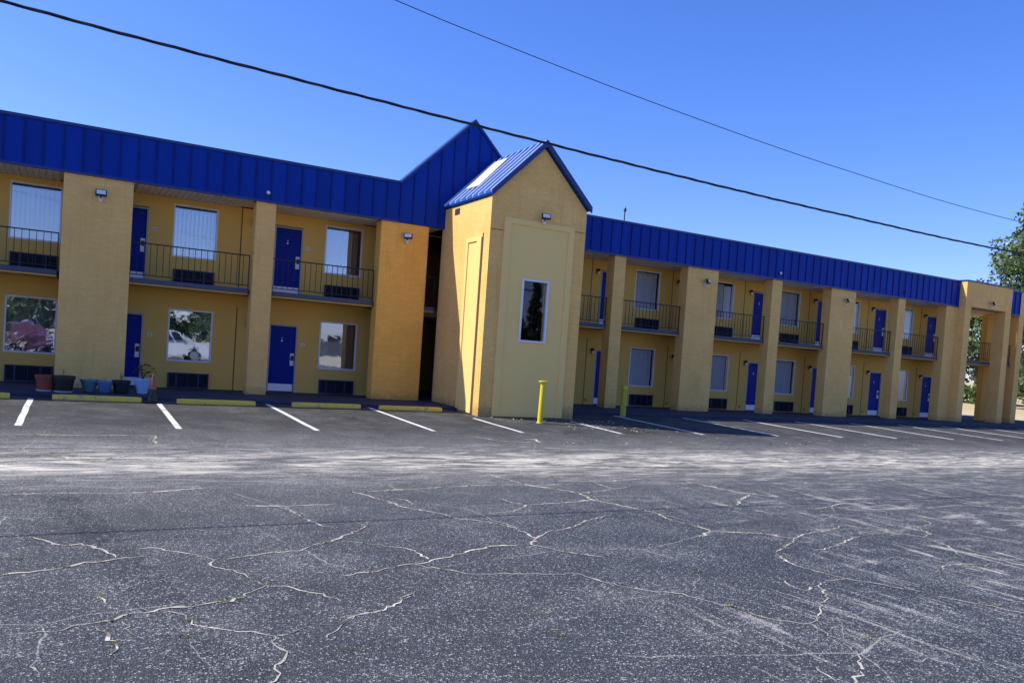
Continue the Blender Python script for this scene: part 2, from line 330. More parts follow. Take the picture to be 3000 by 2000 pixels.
# parking stripes: painted sheets 4 mm above the asphalt
def stripe(x0, y0, x1, y1, w, mat):
    mm = MB(); n = 10
    vs = []
    for i in range(n+1):
        f = i/n; x = x0+(x1-x0)*f; y = y0+(y1-y0)*f; j = rnd.uniform(-.006, .006)
        vs += [(x-w/2+j, y, zl(y)+.005), (x+w/2+j, y, zl(y)+.005)]
    mm.add(vs, [(2*i, 2*i+2, 2*i+3, 2*i+1) for i in range(n)])
    tag(mm.build('parking_line', mat), 'painted white parking stall line on the asphalt', 'parking line', 'white parking stall lines', 'structure')
for x, ya, yb in [(-.72,-2.2,-6.75), (1.93,-2.2,-6.8), (4.6,-1.85,-6.7), (7.37,-1.85,-6.45), (9.73,-3.7,-6.45), (12.81,-3.8,-6.3)]: stripe(x, ya, x+.02*(1 if x > 3 else -1), yb, .115, M['line'])
for x in (15.78, 18.74, 21.6, 24.3, 27.4, 30.4, 33.3, 36.2, 39.1, -3.4, -6.1): stripe(x, -1.85, x+.02, -6.15, .135, M['line2'])

# cracks: jagged filled strips following the asphalt
CRACKS = [[(-0.37,-16.57),(-0.33,-16.55),(-0.13,-16.5),(0.09,-16.4),(0.18,-16.31),(0.3,-16.31),(0.47,-16.23),(0.62,-16.25)],[(-0.24,-15.29),(-0.11,-15.46),(0.03,-15.69),(0.16,-15.66),(0.26,-15.79),(0.34,-16.0),(0.4,-16.22)],[(0.57,-15.95),(0.74,-15.96),(0.9,-16.16),(1.07,-16.36),(1.12,-16.5),(1.07,-16.66),(1.16,-16.8),(1.27,-16.96),(1.3,-17.14),(1.35,-17.32),(1.5,-17.39),(1.56,-17.52),(1.7,-17.66),(1.77,-17.87)],[(1.22,-16.47),(1.42,-16.39),(1.63,-16.31),(1.84,-16.33),(2.02,-16.15),(2.35,-15.91),(2.64,-15.6),(2.88,-15.2)],[(2.22,-14.25),(2.25,-14.85),(2.33,-15.25),(2.43,-15.49)],[(-0.28,-17.95),(-0.11,-17.97),(-0.02,-17.97),(0.14,-17.88),(0.2,-17.87),(0.3,-17.86),(0.38,-17.76),(0.5,-17.75),(0.59,-17.7),(0.76,-17.7),(0.91,-17.66),(1.06,-17.65),(1.17,-17.5),(1.27,-17.42),(1.35,-17.32)],[(0.59,-17.7),(0.67,-17.79),(0.73,-17.95),(0.78,-18.11),(0.88,-18.2),(0.99,-18.3),(1.1,-18.36),(1.18,-18.44),(1.15,-18.62),(1.19,-18.73),(1.14,-18.86),(1.08,-18.91),(1.08,-19.04),(1.03,-19.13),(0.97,-19.25)],[(1.18,-18.44),(1.29,-18.42),(1.42,-18.33),(1.63,-18.33),(1.76,-18.21),(1.94,-18.16),(2.11,-18.04),(2.37,-17.78)],[(-0.6,-13.06),(-0.04,-13.03),(0.54,-13.11),(0.98,-13.06),(1.62,-12.8)],[(1.81,-14.09),(2.25,-14.2),(2.89,-14.16)],[(0.26,-17.27),(0.29,-17.49)],[(0.21,-17.93),(0.26,-18.06),(0.31,-18.31),(0.27,-18.47)],[(0.36,-17.88),(0.42,-18.19)],[(-0.08,-18.44),(-0.09,-18.55),(-0.06,-18.64)],[(3.17,-13.26),(3.34,-13.45),(3.51,-14.11),(3.55,-14.45),(3.82,-14.87),(3.93,-15.27),(4.12,-15.39),(4.33,-15.8),(4.27,-16.37),(4.09,-16.59),(4.23,-16.88),(4.35,-17.06),(4.52,-17.19)],[(3.43,-13.34),(4.43,-13.16),(5.3,-12.99),(5.87,-12.98),(6.14,-13.07),(6.93,-13.01)],[(5.99,-11.87),(6.01,-12.34),(6.1,-13.13),(6.36,-13.49),(6.49,-13.83),(6.36,-14.35),(6.44,-14.58),(6.55,-14.98),(6.66,-15.3),(6.52,-15.8),(6.55,-15.98),(6.59,-16.2),(6.54,-16.48),(6.9,-16.6),(7.13,-16.73),(7.31,-17.0)],[(4.39,-15.01),(4.8,-14.94),(5.2,-14.56),(5.71,-14.53),(6.36,-14.35)],[(6.49,-13.83),(7.2,-13.59),(7.75,-13.37)],[(4.27,-16.37),(4.59,-16.08),(5.04,-15.9),(5.44,-15.6),(5.92,-15.37)],[(1.97,-17.22),(2.23,-17.17),(2.53,-17.03),(2.82,-16.98),(3.03,-16.87),(3.36,-16.67),(3.68,-16.56),(4.07,-16.59)],[(2.66,-17.04),(2.87,-17.25),(2.97,-17.42),(3.44,-17.55),(3.93,-17.68),(3.97,-17.88),(4.04,-18.08),(4.17,-18.25),(4.42,-18.45),(4.49,-18.68),(4.57,-18.94),(4.65,-19.22),(4.84,-19.37),(4.79,-19.57),(4.69,-19.84),(4.56,-20.02),(4.35,-20.18),(4.19,-20.27),(4.0,-20.38)],[(6.69,-12.07),(7.48,-12.6),(7.33,-13.19),(7.35,-13.54)],[(7.6,-12.84),(8.6,-12.61),(9.28,-12.83)],[(1.47,-18.57),(1.63,-18.35),(1.76,-18.21),(1.94,-18.16),(2.11,-18.04),(2.37,-17.78)],[(3.69,-13.87),(3.78,-14.14),(3.69,-14.38)],[(5.05,-14.06),(5.07,-14.38),(5.17,-14.5)],[(2.33,-16.03),(2.55,-16.21),(2.72,-16.37),(2.86,-16.55),(2.86,-16.88)],[(6.45,-17.54),(6.24,-17.97),(6.27,-18.34),(6.32,-18.48),(6.5,-18.78),(6.64,-19.1),(6.77,-19.41),(6.92,-19.74),(6.98,-19.88)],[(6.51,-17.49),(6.94,-17.25),(7.62,-16.87),(8.39,-16.69),(8.63,-16.56),(8.92,-16.8),(9.19,-17.33),(8.97,-17.79),(8.55,-18.22)],[(9.19,-17.33),(9.49,-17.23),(9.74,-16.88),(10.23,-16.74),(10.46,-16.43)],[(6.32,-18.48),(6.09,-18.49),(5.84,-18.59),(5.58,-18.92),(5.29,-19.08),(5.16,-19.2),(4.86,-19.36)],[(7.51,-18.59),(7.89,-18.43),(8.22,-18.42),(8.51,-18.59)],[(7.01,-17.54),(7.28,-17.5),(8.32,-17.1)],[(5.67,-18.3),(5.58,-18.54),(5.57,-18.68),(5.84,-18.59)],[(4.5,-20.13),(4.73,-20.18),(5.05,-20.16),(5.09,-20.34),(5.13,-20.45),(5.29,-20.64)],[(8.0,-15.04),(8.38,-15.04),(8.79,-14.69),(9.35,-14.31)],[(6.54,-16.48),(6.16,-16.71)],[(9.22,-12.9),(9.36,-14.11),(9.7,-14.69)],[(14.45,-12.97),(13.61,-14.46),(13.38,-15.04)],[(9.23,-15.46),(9.56,-15.51),(10.47,-15.18)],[(12.9,-15.4),(12.76,-15.77),(13.52,-16.15)],[(4.15,-20.01),(4.1,-20.14),(4.07,-20.22)],[(8.0,-7.18),(8.36,-7.9),(9.2,-8.05)],[(9.17,-7.52),(9.45,-7.5),(9.28,-8.05)],[(-0.82,-9.56),(-0.22,-9.48),(0.07,-10.18),(0.48,-10.3),(0.9,-9.72)],[(-0.94,-7.83),(0.33,-7.79),(1.43,-7.76),(1.34,-8.28),(1.35,-8.76)]]

m = MB(); WEEDS = []
for pl in CRACKS:
    pts = []
    for (ax, ay), (bx, by) in zip(pl, pl[1:]):
        L = math.hypot(bx-ax, by-ay); n = max(2, int(L/.05))
        for i in range(n):
            f = i/n; j = .030*math.sin(f*math.pi)**.5
            pts.append((ax+(bx-ax)*f + rnd.uniform(-j, j), ay+(by-ay)*f + rnd.uniform(-j, j)))
    pts.append(pl[-1])
    n = len(pts); w0 = rnd.uniform(.0040, .0068)*(.7+.22*(pl[0][1]+21)); vs = []
    far = 1 + max(0, (-14 - pl[0][1]) * -.06)
    ww = w0
    for i, (x, y) in enumerate(pts):
        a = pts[max(i-1, 0)]; b = pts[min(i+1, n-1)]; dx, dy = b[0]-a[0], b[1]-a[1]; L = math.hypot(dx, dy) or 1
        ww += (w0*rnd.choice((.35, .6, .8, 1.1, 1.4, 2.1)) - ww)*.5
        e = min(1, .25 + min(i, n-1-i)*.25)
        w = ww*e; nxn, nyn = -dy/L*w, dx/L*w
        ka, kb = rnd.uniform(.3, 1.6), rnd.uniform(.3, 1.6); vs += [(x+nxn*ka, y+nyn*ka, zl(y)+.0045), (x-nxn*kb, y-nyn*kb, zl(y)+.0045)]
        if rnd.random() < .22: WEEDS.append((x, y))
    m.add(vs, [(2*i, 2*i+1, 2*i+3, 2*i+2) for i in range(n-1)])
tag(m.build('pavement_cracks', M['crack']), 'branching sand filled cracks across the asphalt', 'cracks', kind='structure')
# weeds growing in the cracks (uncountable)
m = MB()
def blades(x, y, z, n, h, s):
    for _ in range(n):
        a = rnd.uniform(0, 6.28); r = rnd.uniform(0, s); px, py = x+r*math.cos(a), y+r*math.sin(a); b = rnd.uniform(0, 6.28); hh = h*rnd.uniform(.4, 1)
        w = .003+.004*rnd.random(); lx, ly = math.cos(b)*hh*1.2, math.sin(b)*hh*1.2
        m.add([(px-w, py, z), (px+w, py+w, z), (px+lx*.6, py+ly*.6, z+hh*.8), (px+lx, py+ly, z+hh*.55)], [(0,1,2),(1,3,2)])
for cx, cy in rnd.sample(WEEDS, min(110, len(WEEDS))): blades(cx, cy, zl(cy)+.003, rnd.randint(6, 14), .024, .05)
for cx, cy in [(5.1,-17.9),(-.3,-16.1),(1.1,-17.6),(2.9,-19.0),(6.9,-19.5),(5.0,-19.75),(.7,-18.3),(1.55,-18.8),(3.0,-18.6)]: blades(cx, cy, zl(cy)+.003, 22, .022, .09)
tag(m.build('crack_weeds', M['weed']), 'small dry weeds growing in the asphalt cracks', 'weeds', kind='stuff')
# dead leaves blown against the tower foot
m = MB()
for _ in range(420):
    f = rnd.random()
    if f < .5: x, y = rnd.uniform(10.3, 14.5), -3.5-abs(rnd.gauss(0, .6))
    elif f < .8: x, y = rnd.gauss(13.4, .9), rnd.gauss(-5.2, .7)
    else: x, y = rnd.uniform(9, 24), rnd.gauss(-7.6, .8)
    s = rnd.uniform(.018, .05); a = rnd.uniform(0, 6.28); z = zl(y)+.006; c_, s_ = math.cos(a)*s, math.sin(a)*s
    m.add([(x-c_, y-s_, z), (x+s_*.5, y-c_*.5, z+s*rnd.uniform(.1, .6)), (x+c_, y+s_, z+s*.2), (x-s_*.5, y+c_*.5, z+s*rnd.uniform(0, .5))], [(0,1,2),(0,2,3)])
tag(m.build('leaf_litter', M['litter']), 'scattered pale dead leaves on the asphalt near the tower', 'leaf litter', kind='stuff')

# ------------------------------------------------------------------ motel building
B = tag(empty('motel_building', (0,0,0)), 'long two storey tan motel with blue metal parapet, balconies and blue doors', 'motel')
YW = 1.6; ZT = 5.4
X0, X1 = -16.0, 40.1
NARROW = [(-3.95,-3.40), (4.39,4.93), (16.70,17.19), (24.47,25.01), (32.31,32.80)]
WIDE = [(-8.2,-6.65), (-.31,1.28), (8.05,9.59), (20.07,21.58), (27.93,29.46), (35.79,36.64)]
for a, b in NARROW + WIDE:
    pz = MB().box(a, b, 0, .45, -.25, ZT-.004).build('pier', M['brick_bounce' if a == 8.05 else 'brick'], B)
    if a == 8.05: pz['label'] = 'pier beside the tower with its warm bounce light painted in'
# doors, windows, machines: (x, lower z)
DOORL = [-10.9, -7.4+.1, -3.04, .93, 5.27]; DOORR = [13.38] + [17.28+3.9*k for k in range(6)]
WINL = [-9.3, -5.5, -1.54, 2.43, 6.81]; WINR = [14.95] + [18.88+3.91*k for k in range(5)]
DW, DH = .86, 2.06; WW, WH = 1.21, 1.50
holes = []
for x in DOORL + DOORR:
    holes += [(x, x+DW, 0, DH), (x, x+DW, 2.96, 2.96+DH+.03)]
for x in WINL + WINR:
    holes += [(x, x+WW, .77, .77+WH), (x, x+WW, 3.75, 3.75+WH)]
GAP = (9.75, 13.15)                           # dark stair passage behind the tower
holes.append((GAP[0], GAP[1], -.2, ZT-.02))
def wall_holes(m, x0, x1, z0, z1, holes, y, depth):
    cx = sorted({x0, x1} | {h[0] for h in holes} | {h[1] for h in holes}); cz = sorted({z0, z1} | {h[2] for h in holes} | {h[3] for h in holes})
    cx = [c for c in cx if x0 <= c <= x1]; cz = [c for c in cz if z0 <= c <= z1]
    for xa, xb in zip(cx, cx[1:]):
        hs = [h for h in holes if h[0] < (xa+xb)/2 < h[1]]
        za = None
        for zc, zd in zip(cz, cz[1:]):
            inside = any(h[2] < (zc+zd)/2 < h[3] for h in hs)
            if not inside:
                if za is None: za = zc
            if inside and za is not None:
                m.quad((xa,y,za),(xb,y,za),(xb,y,zc),(xa,y,zc)); za = None
        if za is not None: m.quad((xa,y,za),(xb,y,za),(xb,y,cz[-1]),(xa,y,cz[-1]))
    for a, b, c, d in holes:
        c = max(c, z0); d = min(d, z1)
        m.quad((a,y,c),(a,y+depth,c),(a,y+depth,d),(a,y,d)); m.quad((b,y,c),(b,y,d),(b,y+depth,d),(b,y+depth,c))
        m.quad((a,y,d),(a,y+depth,d),(b,y+depth,d),(b,y,d)); m.quad((a,y,c),(b,y,c),(b,y+depth,c),(a,y+depth,c))
m = MB(); wall_holes(m, X0, X1, -.25, ZT, holes, YW, .16)
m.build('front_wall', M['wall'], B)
# shell behind: rear wall, ends, passage, room dividers, roof
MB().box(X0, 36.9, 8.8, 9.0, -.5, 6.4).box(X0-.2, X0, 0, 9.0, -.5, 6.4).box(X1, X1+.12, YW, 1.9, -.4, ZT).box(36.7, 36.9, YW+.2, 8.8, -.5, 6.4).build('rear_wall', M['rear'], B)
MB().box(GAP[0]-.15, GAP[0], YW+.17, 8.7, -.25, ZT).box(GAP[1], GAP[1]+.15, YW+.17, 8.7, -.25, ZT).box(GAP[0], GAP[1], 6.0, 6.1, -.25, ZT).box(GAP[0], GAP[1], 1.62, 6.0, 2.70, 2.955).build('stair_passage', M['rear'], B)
m = MB()
for x in [a-.25 for a in WINL + WINR] + [a+1.55 for a in WINL + WINR]:
    if not GAP[0]-.3 < x < GAP[1]+.3: m.box(x, x+.08, YW+.2, 4.2, 0, ZT)
m.box(X0+.02, GAP[0]-.2, YW+.2, 8.7, 2.75, 2.93).box(GAP[1]+.2, 36.6, YW+.2, 8.7, 2.75, 2.93)
m.box(X0+.02, GAP[0]-.2, 4.25, 4.35, 0, ZT).box(GAP[1]+.2, 36.6, 4.25, 4.35, 0, ZT)
m.build('room_partition', M['dark'], B)
MB().box(X0-.2, 8.5, .12, 9.0, 6.40, 6.52).box(13.3, 36.64, .12, 9.0, 6.40, 6.52).box(8.5, 13.3, .45, 9.0, 6.40, 6.52).build('flat_roof', M['roofing'], B)
# beam line over the ground floor and caulk joints
m = MB(); 
for a, b in [(X0, GAP[0]), (GAP[1], 36.6)]: m.box(a, b, YW-.025, YW-.002, 2.47, 2.82)
m.build('floor_beam', M['wall'], B)
for x in (.42, 4.30, 8.75, 16.85, 20.71, 24.58, 28.47, 32.41, 36.3, -3.2):
    MB().box(x-.014, x+.014, YW-.006, YW-.001, -.02, 2.465).build('wall_joint', M['joint'], B)
    MB().box(x-.014, x+.014, YW-.006, YW-.001, 2.97, ZT-.002).build('wall_joint', M['joint'], B)
# balcony slabs and soffits
piers = sorted(NARROW + WIDE)
bays = []
cur = X0
for a, b in piers:
    if a > cur: bays.append((cur, a))
    cur = b
bays.append((36.64, 41.70))
nb = []
for a, b in bays:
    if a < 10 < b: nb += [(a, 10.07), (13.30, b)]
    else: nb.append((a, b))
bays = nb
for a, b in bays:
    m = MB().box(a+.002, b-.06, .18, YW-.03, 2.825, 2.955)
    m.build('balcony_slab', M['slab'], B, bevel=.012)
    MB().box(a+.002, b-.06, .22, YW-.03, 2.79, 2.822).build('balcony_ceiling', M['wall'], B)
for a, b in piers: MB().box(a-.05, b, .452, YW-.03, 2.80, 2.953).build('balcony_slab', M['slab'], B)
m = MB()
x = X0
while x < 10.0:
    if not any(a-.16 < x < b for a, b in piers): m.box(x, x+.135, .0, YW, ZT+.004, ZT+.03)
    x += .15
m.box(X0, 10.07, .0, YW, ZT+.034, ZT+.06); m.build('soffit', M['soffit'], B)
MB().box(13.28, X1+.1, .0, YW, ZT+.004, ZT+.04).build('soffit', M['soffit2'], B)
# railings
def railing(a, b, y=.26):
    m = MB(); m.box(a, b, y-.02, y+.02, 3.875, 3.905); m.box(a, b, y-.012, y+.012, 3.04, 3.062)
    n = max(2, round((b-a)/.158))
    for i in range(n+1):
        x = a+.012+(b-a-.024)*i/n; w = .015 if 0 < i < n else .024
        m.box(x-w/2, x+w/2, y-w/2, y+w/2, 3.063 if 0 < i < n else 2.957, 3.874)
    return m
for a, b in bays:
    railing(a+.01, b-.05).build('balcony_railing', M['rail'], B)
# parapet: blue standing seam cladding
def parapet(a, b, xs0, zc=6.56):
    MB().box(a, b, -.045, .10, ZT+.003, zc).build('parapet', M['blue_metal'], B)
    MB().box(a-.01, b+.01, -.075, .14, zc+.002, zc+.075).build('parapet_cap', M['blue_trim'], B)
    MB().box(a, b, -.062, -.048, ZT-.012, ZT+.05).build('parapet_drip_edge', M['blue_trim'], B)
    m = MB(); x = xs0
    while x < b-.01:
        if x > a: m.box(x-.014, x+.014, -.075, -.047, ZT+.06, zc)
        x += .425
    m.build('parapet_seam', M['seam'], B)
parapet(X0, 8.56, -1.62-.425*33)
parapet(13.26, 36.63, 15.61-.425*5)
parapet(41.0, 41.71, 41.2)
# big gable over the stair passage
g = [(8.56, ZT+.003), (10.075, ZT+.003), (13.2, ZT+.003), (13.2, 6.58), (10.9, 8.86), (8.56, 6.56)]
MB().prism(g, -.045, .10).build('gable_wall', M['blue_metal'], B)
m = MB(); x = -1.62+.425*24
while x < 13.2:
    top = 6.56+(x-8.56)*.982 if x < 10.9 else 8.86-(x-10.9)*.99
    m.box(x-.014, x+.014, -.075, -.047, ZT+.06, top-.03); x += .425
m.build('parapet_seam', M['seam'], B)
m = MB()
m.prism([(8.50,6.575),(10.9,8.955),(10.9,8.855),(8.60,6.57)], -.10, .42)
m.prism([(10.902,8.955),(13.30,6.575),(13.20,6.57),(10.902,8.855)], -.10, .42)
m.build('gable_roof', M['blue_trim'], B)
MB().prism([(8.7,6.55),(10.9,8.74),(13.1,6.55)], 0.30, .40).build('gable_wall', M['blue_metal'], B)
# vent pipe on the roof
m = MB().tube([(17.70,1.0,6.5),(17.70,1.0,7.20)], .022, 8).tube([(17.70,1.0,7.2),(17.71,1.0,7.31)], .05, 8).tube([(17.71,1.0,7.31),(17.73,1.0,7.40)], .015, 6)
m.build('roof_mast', M['black'], B)
# open stair frame at the far end
for a, b in [(36.645, 37.10), (39.90, 40.36)]:
    MB().box(a, b, -.37, .20, -.2, 5.45).build('pier', M['brick'], B)
MB().box(36.645, 40.36, -.37, .60, 5.452, 6.60).build('frame_beam', M['brick'], B)
MB().box(36.62, 40.39, -.40, .63, 6.603, 6.67).build('parapet_cap', M['blue_trim'], B)
MB().box(36.7, 40.3, .0, YW, 5.405, 5.449).build('soffit', M['soffit2'], B)
MB().box(36.92, 42.15, .95, 7.5, 5.46, 6.45).build('stair_roof', M['brick'], B)
MB().box(40.36, 41.70, .61, .94, 5.46, 6.45).build('stair_roof', M['brick'], B)
MB().box(41.72, 42.15, -.02, .9, -.2, 6.62).build('pier', M['brick'], B)
MB().box(41.0, 41.7, .15, 1.55, ZT+.045, 6.5).box(41.15, 41.7, 1.2, 1.5, -.2, ZT).build('end_wall', M['wall'], B)

# ---- windows: prototypes then copies
def curtain_bm(x0, x1, z0, z1, y, n, amp, style):
    m = MB(); N = n*6; vs = []
    if style == 'blind':                                     # separate vertical vanes, each turned a little
        w_ = (x1-x0)/n
        for i in range(n):
            xa, xb = x0+w_*i, x0+w_*(i+.97); tw = rnd.uniform(.8, 1.2)*amp
            m.add([(xa, y-tw, z0), (xa+w_*.5, y-tw*.35, z0), (xb, y+tw, z0), (xa, y-tw, z1), (xa+w_*.5, y-tw*.35, z1), (xb, y+tw, z1)], [(0,1,4,3), (1,2,5,4)])
        return m
    for i in range(N+1):
        f = i/N; x = x0+(x1-x0)*f
        ph = f*n*2*math.pi
        dy = amp*(math.sin(ph) + .35*math.sin(ph*2.3+1.1))
        if style == 'blind': dy = amp*(1.6*((f*n) % 1)-.8)
        vs += [(x, y+dy, z0), (x, y+dy*.8, z1)]
    m.add(vs, [(2*i, 2*i+2, 2*i+3, 2*i+1) for i in range(N)]); return m
def make_window(kind):
    fr = .045; m = MB()
    m.box(0, WW, -.03, .05, 0, fr).box(0, WW, -.03, .05, WH-fr, WH).box(0, fr, -.03, .05, fr, WH-fr).box(WW-fr, WW, -.03, .05, fr, WH-fr)
    w = m.build('window', M['frame'], B, bevel=.006)
    pane = MB().box(fr, WW-fr, .012, .018, fr, WH-fr).build('pane', M['film' if kind == 'film' else 'wavyglass' if kind == 'foil' else 'blindglass' if kind in ('blind', 'half') else 'glass'], w)
    if kind == 'blind': curtain_bm(.05, WW-.05, .03, WH-.13, .15, 10, .055, 'blind').build('curtain', M['blind'], w)
    if kind == 'half':
        curtain_bm(.05, .80, .03, WH-.10, .17, 7, .03, 'fold').build('curtain', M['blind'], w); curtain_bm(.80, WW-.08, .03, WH-.10, .22, 4, .03, 'fold').build('curtain', M['drape'], w)
    if kind == 'film': curtain_bm(.78, WW-.05, .03, WH-.06, .18, 4, .03, 'fold').build('curtain', M['drape'], w)
    if kind == 'grey': curtain_bm(.05, WW-.07, .03, WH-.07, .13, 9, .030, 'fold').build('curtain', M['curtain'], w)
    if kind == 'greywhite':
        curtain_bm(.05, .80, .03, WH-.08, .19, 6, .035, 'fold').build('curtain', M['curtain'], w); curtain_bm(.80, WW-.06, .03, WH-.14, .14, 3, .03, 'fold').build('curtain', M['blind'], w)
    if kind == 'shade':
        MB().box(.05, WW-.05, .08, .09, .02, 1.02).build('curtain', M['white'], w)
    if kind == 'foil': curtain_bm(.05, WW-.05, .03, WH-.06, .19, 5, .05, 'fold').build('curtain', M['drape'], w)
    return w
PROTO = {}
def place(kind, maker, x, y, z):
    if kind not in PROTO: o = PROTO[kind] = maker()
    else: o = copy_tree(PROTO[kind], B)
    o.location = (x, y, z); return o
upper = {-1.54:'blind', 2.43:'blind', 6.81:'half'}; lower = {-1.54:'foil', 2.43:'film', 6.81:'film'}
for x in WINL:
    place('w_'+lower.get(x, 'film'), lambda: make_window(lower.get(x, 'film')), x, YW+.03, .77); place('w_'+upper.get(x, 'blind'), lambda: make_window(upper.get(x, 'blind')), x, YW+.03, 3.75)
UR = ['grey', 'grey', 'greywhite', 'grey', 'greywhite', 'greywhite']; LR = ['grey', 'grey', 'grey', 'grey', 'shade', 'grey']
for k, x in enumerate(WINR):
    place('w_'+LR[k], lambda: make_window(LR[k]), x, YW+.03, .77); place('w_'+UR[k], lambda: make_window(UR[k]), x, YW+.03, 3.75)
# ---- doors
def make_door():
    d = MB().box(.045, DW-.045, .05, .095, .015, DH-.05).build('door', M['door'], B, bevel=.004)
    MB().box(0, .045, -.015, .10, 0, DH).box(DW-.045, DW, -.015, .10, 0, DH).box(.0451, DW-.0451, -.015, .10, DH-.045, DH).build('door_frame', M['doorframe'], d)
    MB().box(.055, DW-.055, .043, .0498, .03, .25).build('kick_plate', M['kick'], d)
    h = MB().box(DW-.185, DW-.06, .028, .0495, .82, 1.20).build('lock_plate', M['white'], d, bevel=.02)
    MB().box(DW-.16, DW-.075, .010, .0275, .98, 1.13).tube([(DW-.12,.012,1.04),(DW-.12,-.03,1.04),(DW-.22,-.035,1.035)], .012, 8).build('handle', M['black'], d)
    MB().box(.39, .43, .044, .0496, 1.55, 1.60).lathe([(.012,.043),(.012,.049)], (.41,0,1.66), 12, 'y').build('door_viewer', M['steel'], d)
    MB().box(.05, DW-.05, -.02, .10, -.002, .013).build('threshold', M['navy'], d)
    return d
def make_plate():
    p_ = MB().box(0, .13, -.012, 0, 0, .085).build('room_plate', M['white'], B, bevel=.004)
    MB().box(.02, .11, -.0145, -.0125, .022, .062).build('plate_panel', M['doorframe'], p_); return p_
for x in DOORL + DOORR:
    for z in (0, 2.965):
        place('door', make_door, x, YW+.01, z); place('plate', make_plate, x+DW+.11, YW-.002, z+1.44)
# ---- wall air conditioners
def make_ac():
    W_, H_ = 1.11, .43; a = MB()
    a.box(0, W_, -.07, .02, 0, .035).box(0, W_, -.07, .02, H_-.035, H_)
    for xa, xb in ((0,.04),(.20,.255),(.515,.535),(.795,.85),(1.07,1.11)): a.box(xa, xb, -.068, .02, .036, H_-.036)
    o = a.build('air_conditioner', M['navy'], B, bevel=.004)
    g = MB()
    for xa, xb in ((.04,.20),(.255,.515),(.535,.795),(.85,1.07)):
        g.box(xa, xb, -.02, -.01, .036, H_-.036); g.box(xa, xb, -.062, -.04, .205, .225)
        for i in range(9): g.box(xa, xb, -.055, -.025, .055+.04*i, .063+.04*i)
    g.build('grille', M['navydark'], o); return o
for x in WINL:
    place('ac', make_ac, x+.06, YW, .015); place('ac', make_ac, x+.06, YW, 2.975)
for x in WINR:
    place('ac', make_ac, x+.10, YW, .035); place('ac', make_ac, x+.10, YW, 2.985)
# ---- jelly jar lamps beside the doors
def make_lamp():
    l = MB().box(-.05, .05, -.02, 0, -.06, .09).lathe([(.02,.0),(.055,.005),(.06,.07),(.03,.10)], (0,-.075,0), 14).build('wall_lamp', M['black'], B)
    MB().lathe([(.02,-.12),(.045,-.105),(.05,-.03),(.05,-.002)], (0,-.075,0), 14).build('lamp_globe', M['white'], l, smooth=True); return l
def make_outlet():
    o_ = MB().box(-.05, .05, -.03, 0, -.04, .04).build('outlet_box', M['joint'], B, bevel=.006)
    MB().box(-.035, .035, -.038, -.0305, -.028, .028).build('outlet_cover', M['wall'], o_); return o_
for x in DOORR[1:]:
    for z in (2.01, 4.97): place('lamp', make_lamp, x-.19, YW-.001, z)
    place('outlet', make_outlet, x-.32, YW-.001, .17)
for x in (4.66, .62, -3.3):
    for z in (2.01, 5.0): place('lamp', make_lamp, x, YW-.001, z)
    place('outlet', make_outlet, x, YW-.001, .16)
# ---- LED floodlights on the wide piers
def make_flood(yaw, tilt=-.35):
    f = MB().lathe([(.06,0),(.06,-.03),(.03,-.05)], (0,0,0), 14, 'y').build('floodlight', M['white'], B)
    bm_ = MB().tube([(0,-.04,0),(0,-.10,.01)], .018, 8)
    bm_.build('arm', M['black'], f)
    hd = MB().box(-.13, .13, -.05, .03, -.08, .085).build('lamp_head', M['black'], f, bevel=.01)
    hd.location = (0, -.14, .10); hd.rotation_euler = (tilt, 0, yaw)
    ln = MB().box(-.105, .105, -.058, -.051, -.055, .06).build('lens', M['white'], hd)
    sn = MB().lathe([(.045,-.02),(.045,.02),(.02,.05)], (0,-.07,-.09), 12).build('motion_sensor', M['white'], f, smooth=True)
    return f
FL = {}
def flood(x, y, z, yaw, parent=None):
    f = make_flood(yaw); f.location = (x, y, z)
    if parent: f.parent = parent
    return f
flood(.53, -.001, 4.88, 0); flood(8.87, -.001, 4.90, -.5); flood(20.95, -.001, 4.82, .5); flood(28.78, -.001, 4.85, .6); flood(38.6, -.371, 5.62, .6)
for x in (4.67, 24.76, 32.6):
    s_ = MB().lathe([(.07,-.03),(.07,0)], (0,0,0), 16, 'y').build('parapet_spotlight', M['blue_trim'], B, loc=(x, -.046, 5.66))
    MB().lathe([(.005,-.10),(.04,-.085),(.055,-.05),(.05,-.031)], (0,0,0), 16, 'y').build('lens', M['white' if x < 30 else 'blue_trim'], s_, smooth=True)

# ------------------------------------------------------------------ stair tower
T = tag(empty('stair_tower', (11.685,-1.5,-.2)), 'tan brick gabled tower with lit left side, blue metal roof and one narrow window', 'tower')
def tb(mb, name, mat, parent=T, **k):
    o = mb.build(name, mat, parent, **k)
    if parent is T: o.location = (-11.685, 1.5, .2)
    return o
tx0, tx1, ty0, ty1, te, cx = 10.10, 13.27, -3.21, .12, 6.0, 11.685
apex = te + (cx-tx0)
m = MB(); win = (11.21, 12.10, 2.01, 3.81)
wall_holes(m, tx0, tx1, -.35, te, [win], ty0, .22)
m.add([(tx0,ty0,te),(tx1,ty0,te),(cx,ty0,apex)], [(0,1,2)])
m.quad((tx0,ty1,-.35),(tx0,ty0,-.35),(tx0,ty0,te),(tx0,ty1,te)); m.quad((tx1,ty0,-.35),(tx1,ty1,-.35),(tx1,ty1,te),(tx1,ty0,te))
m.add([(tx0,ty1,-.35),(tx1,ty1,-.35),(tx1,ty1,te),(cx,ty1,apex),(tx0,ty1,te)], [(4,3,2,1,0)])
tb(m, 'wall', M['brick'])
tb(MB().box(tx0+.2, tx1-.2, -1.4, -1.3, -.2, te), 'inner_wall', M['dark'])
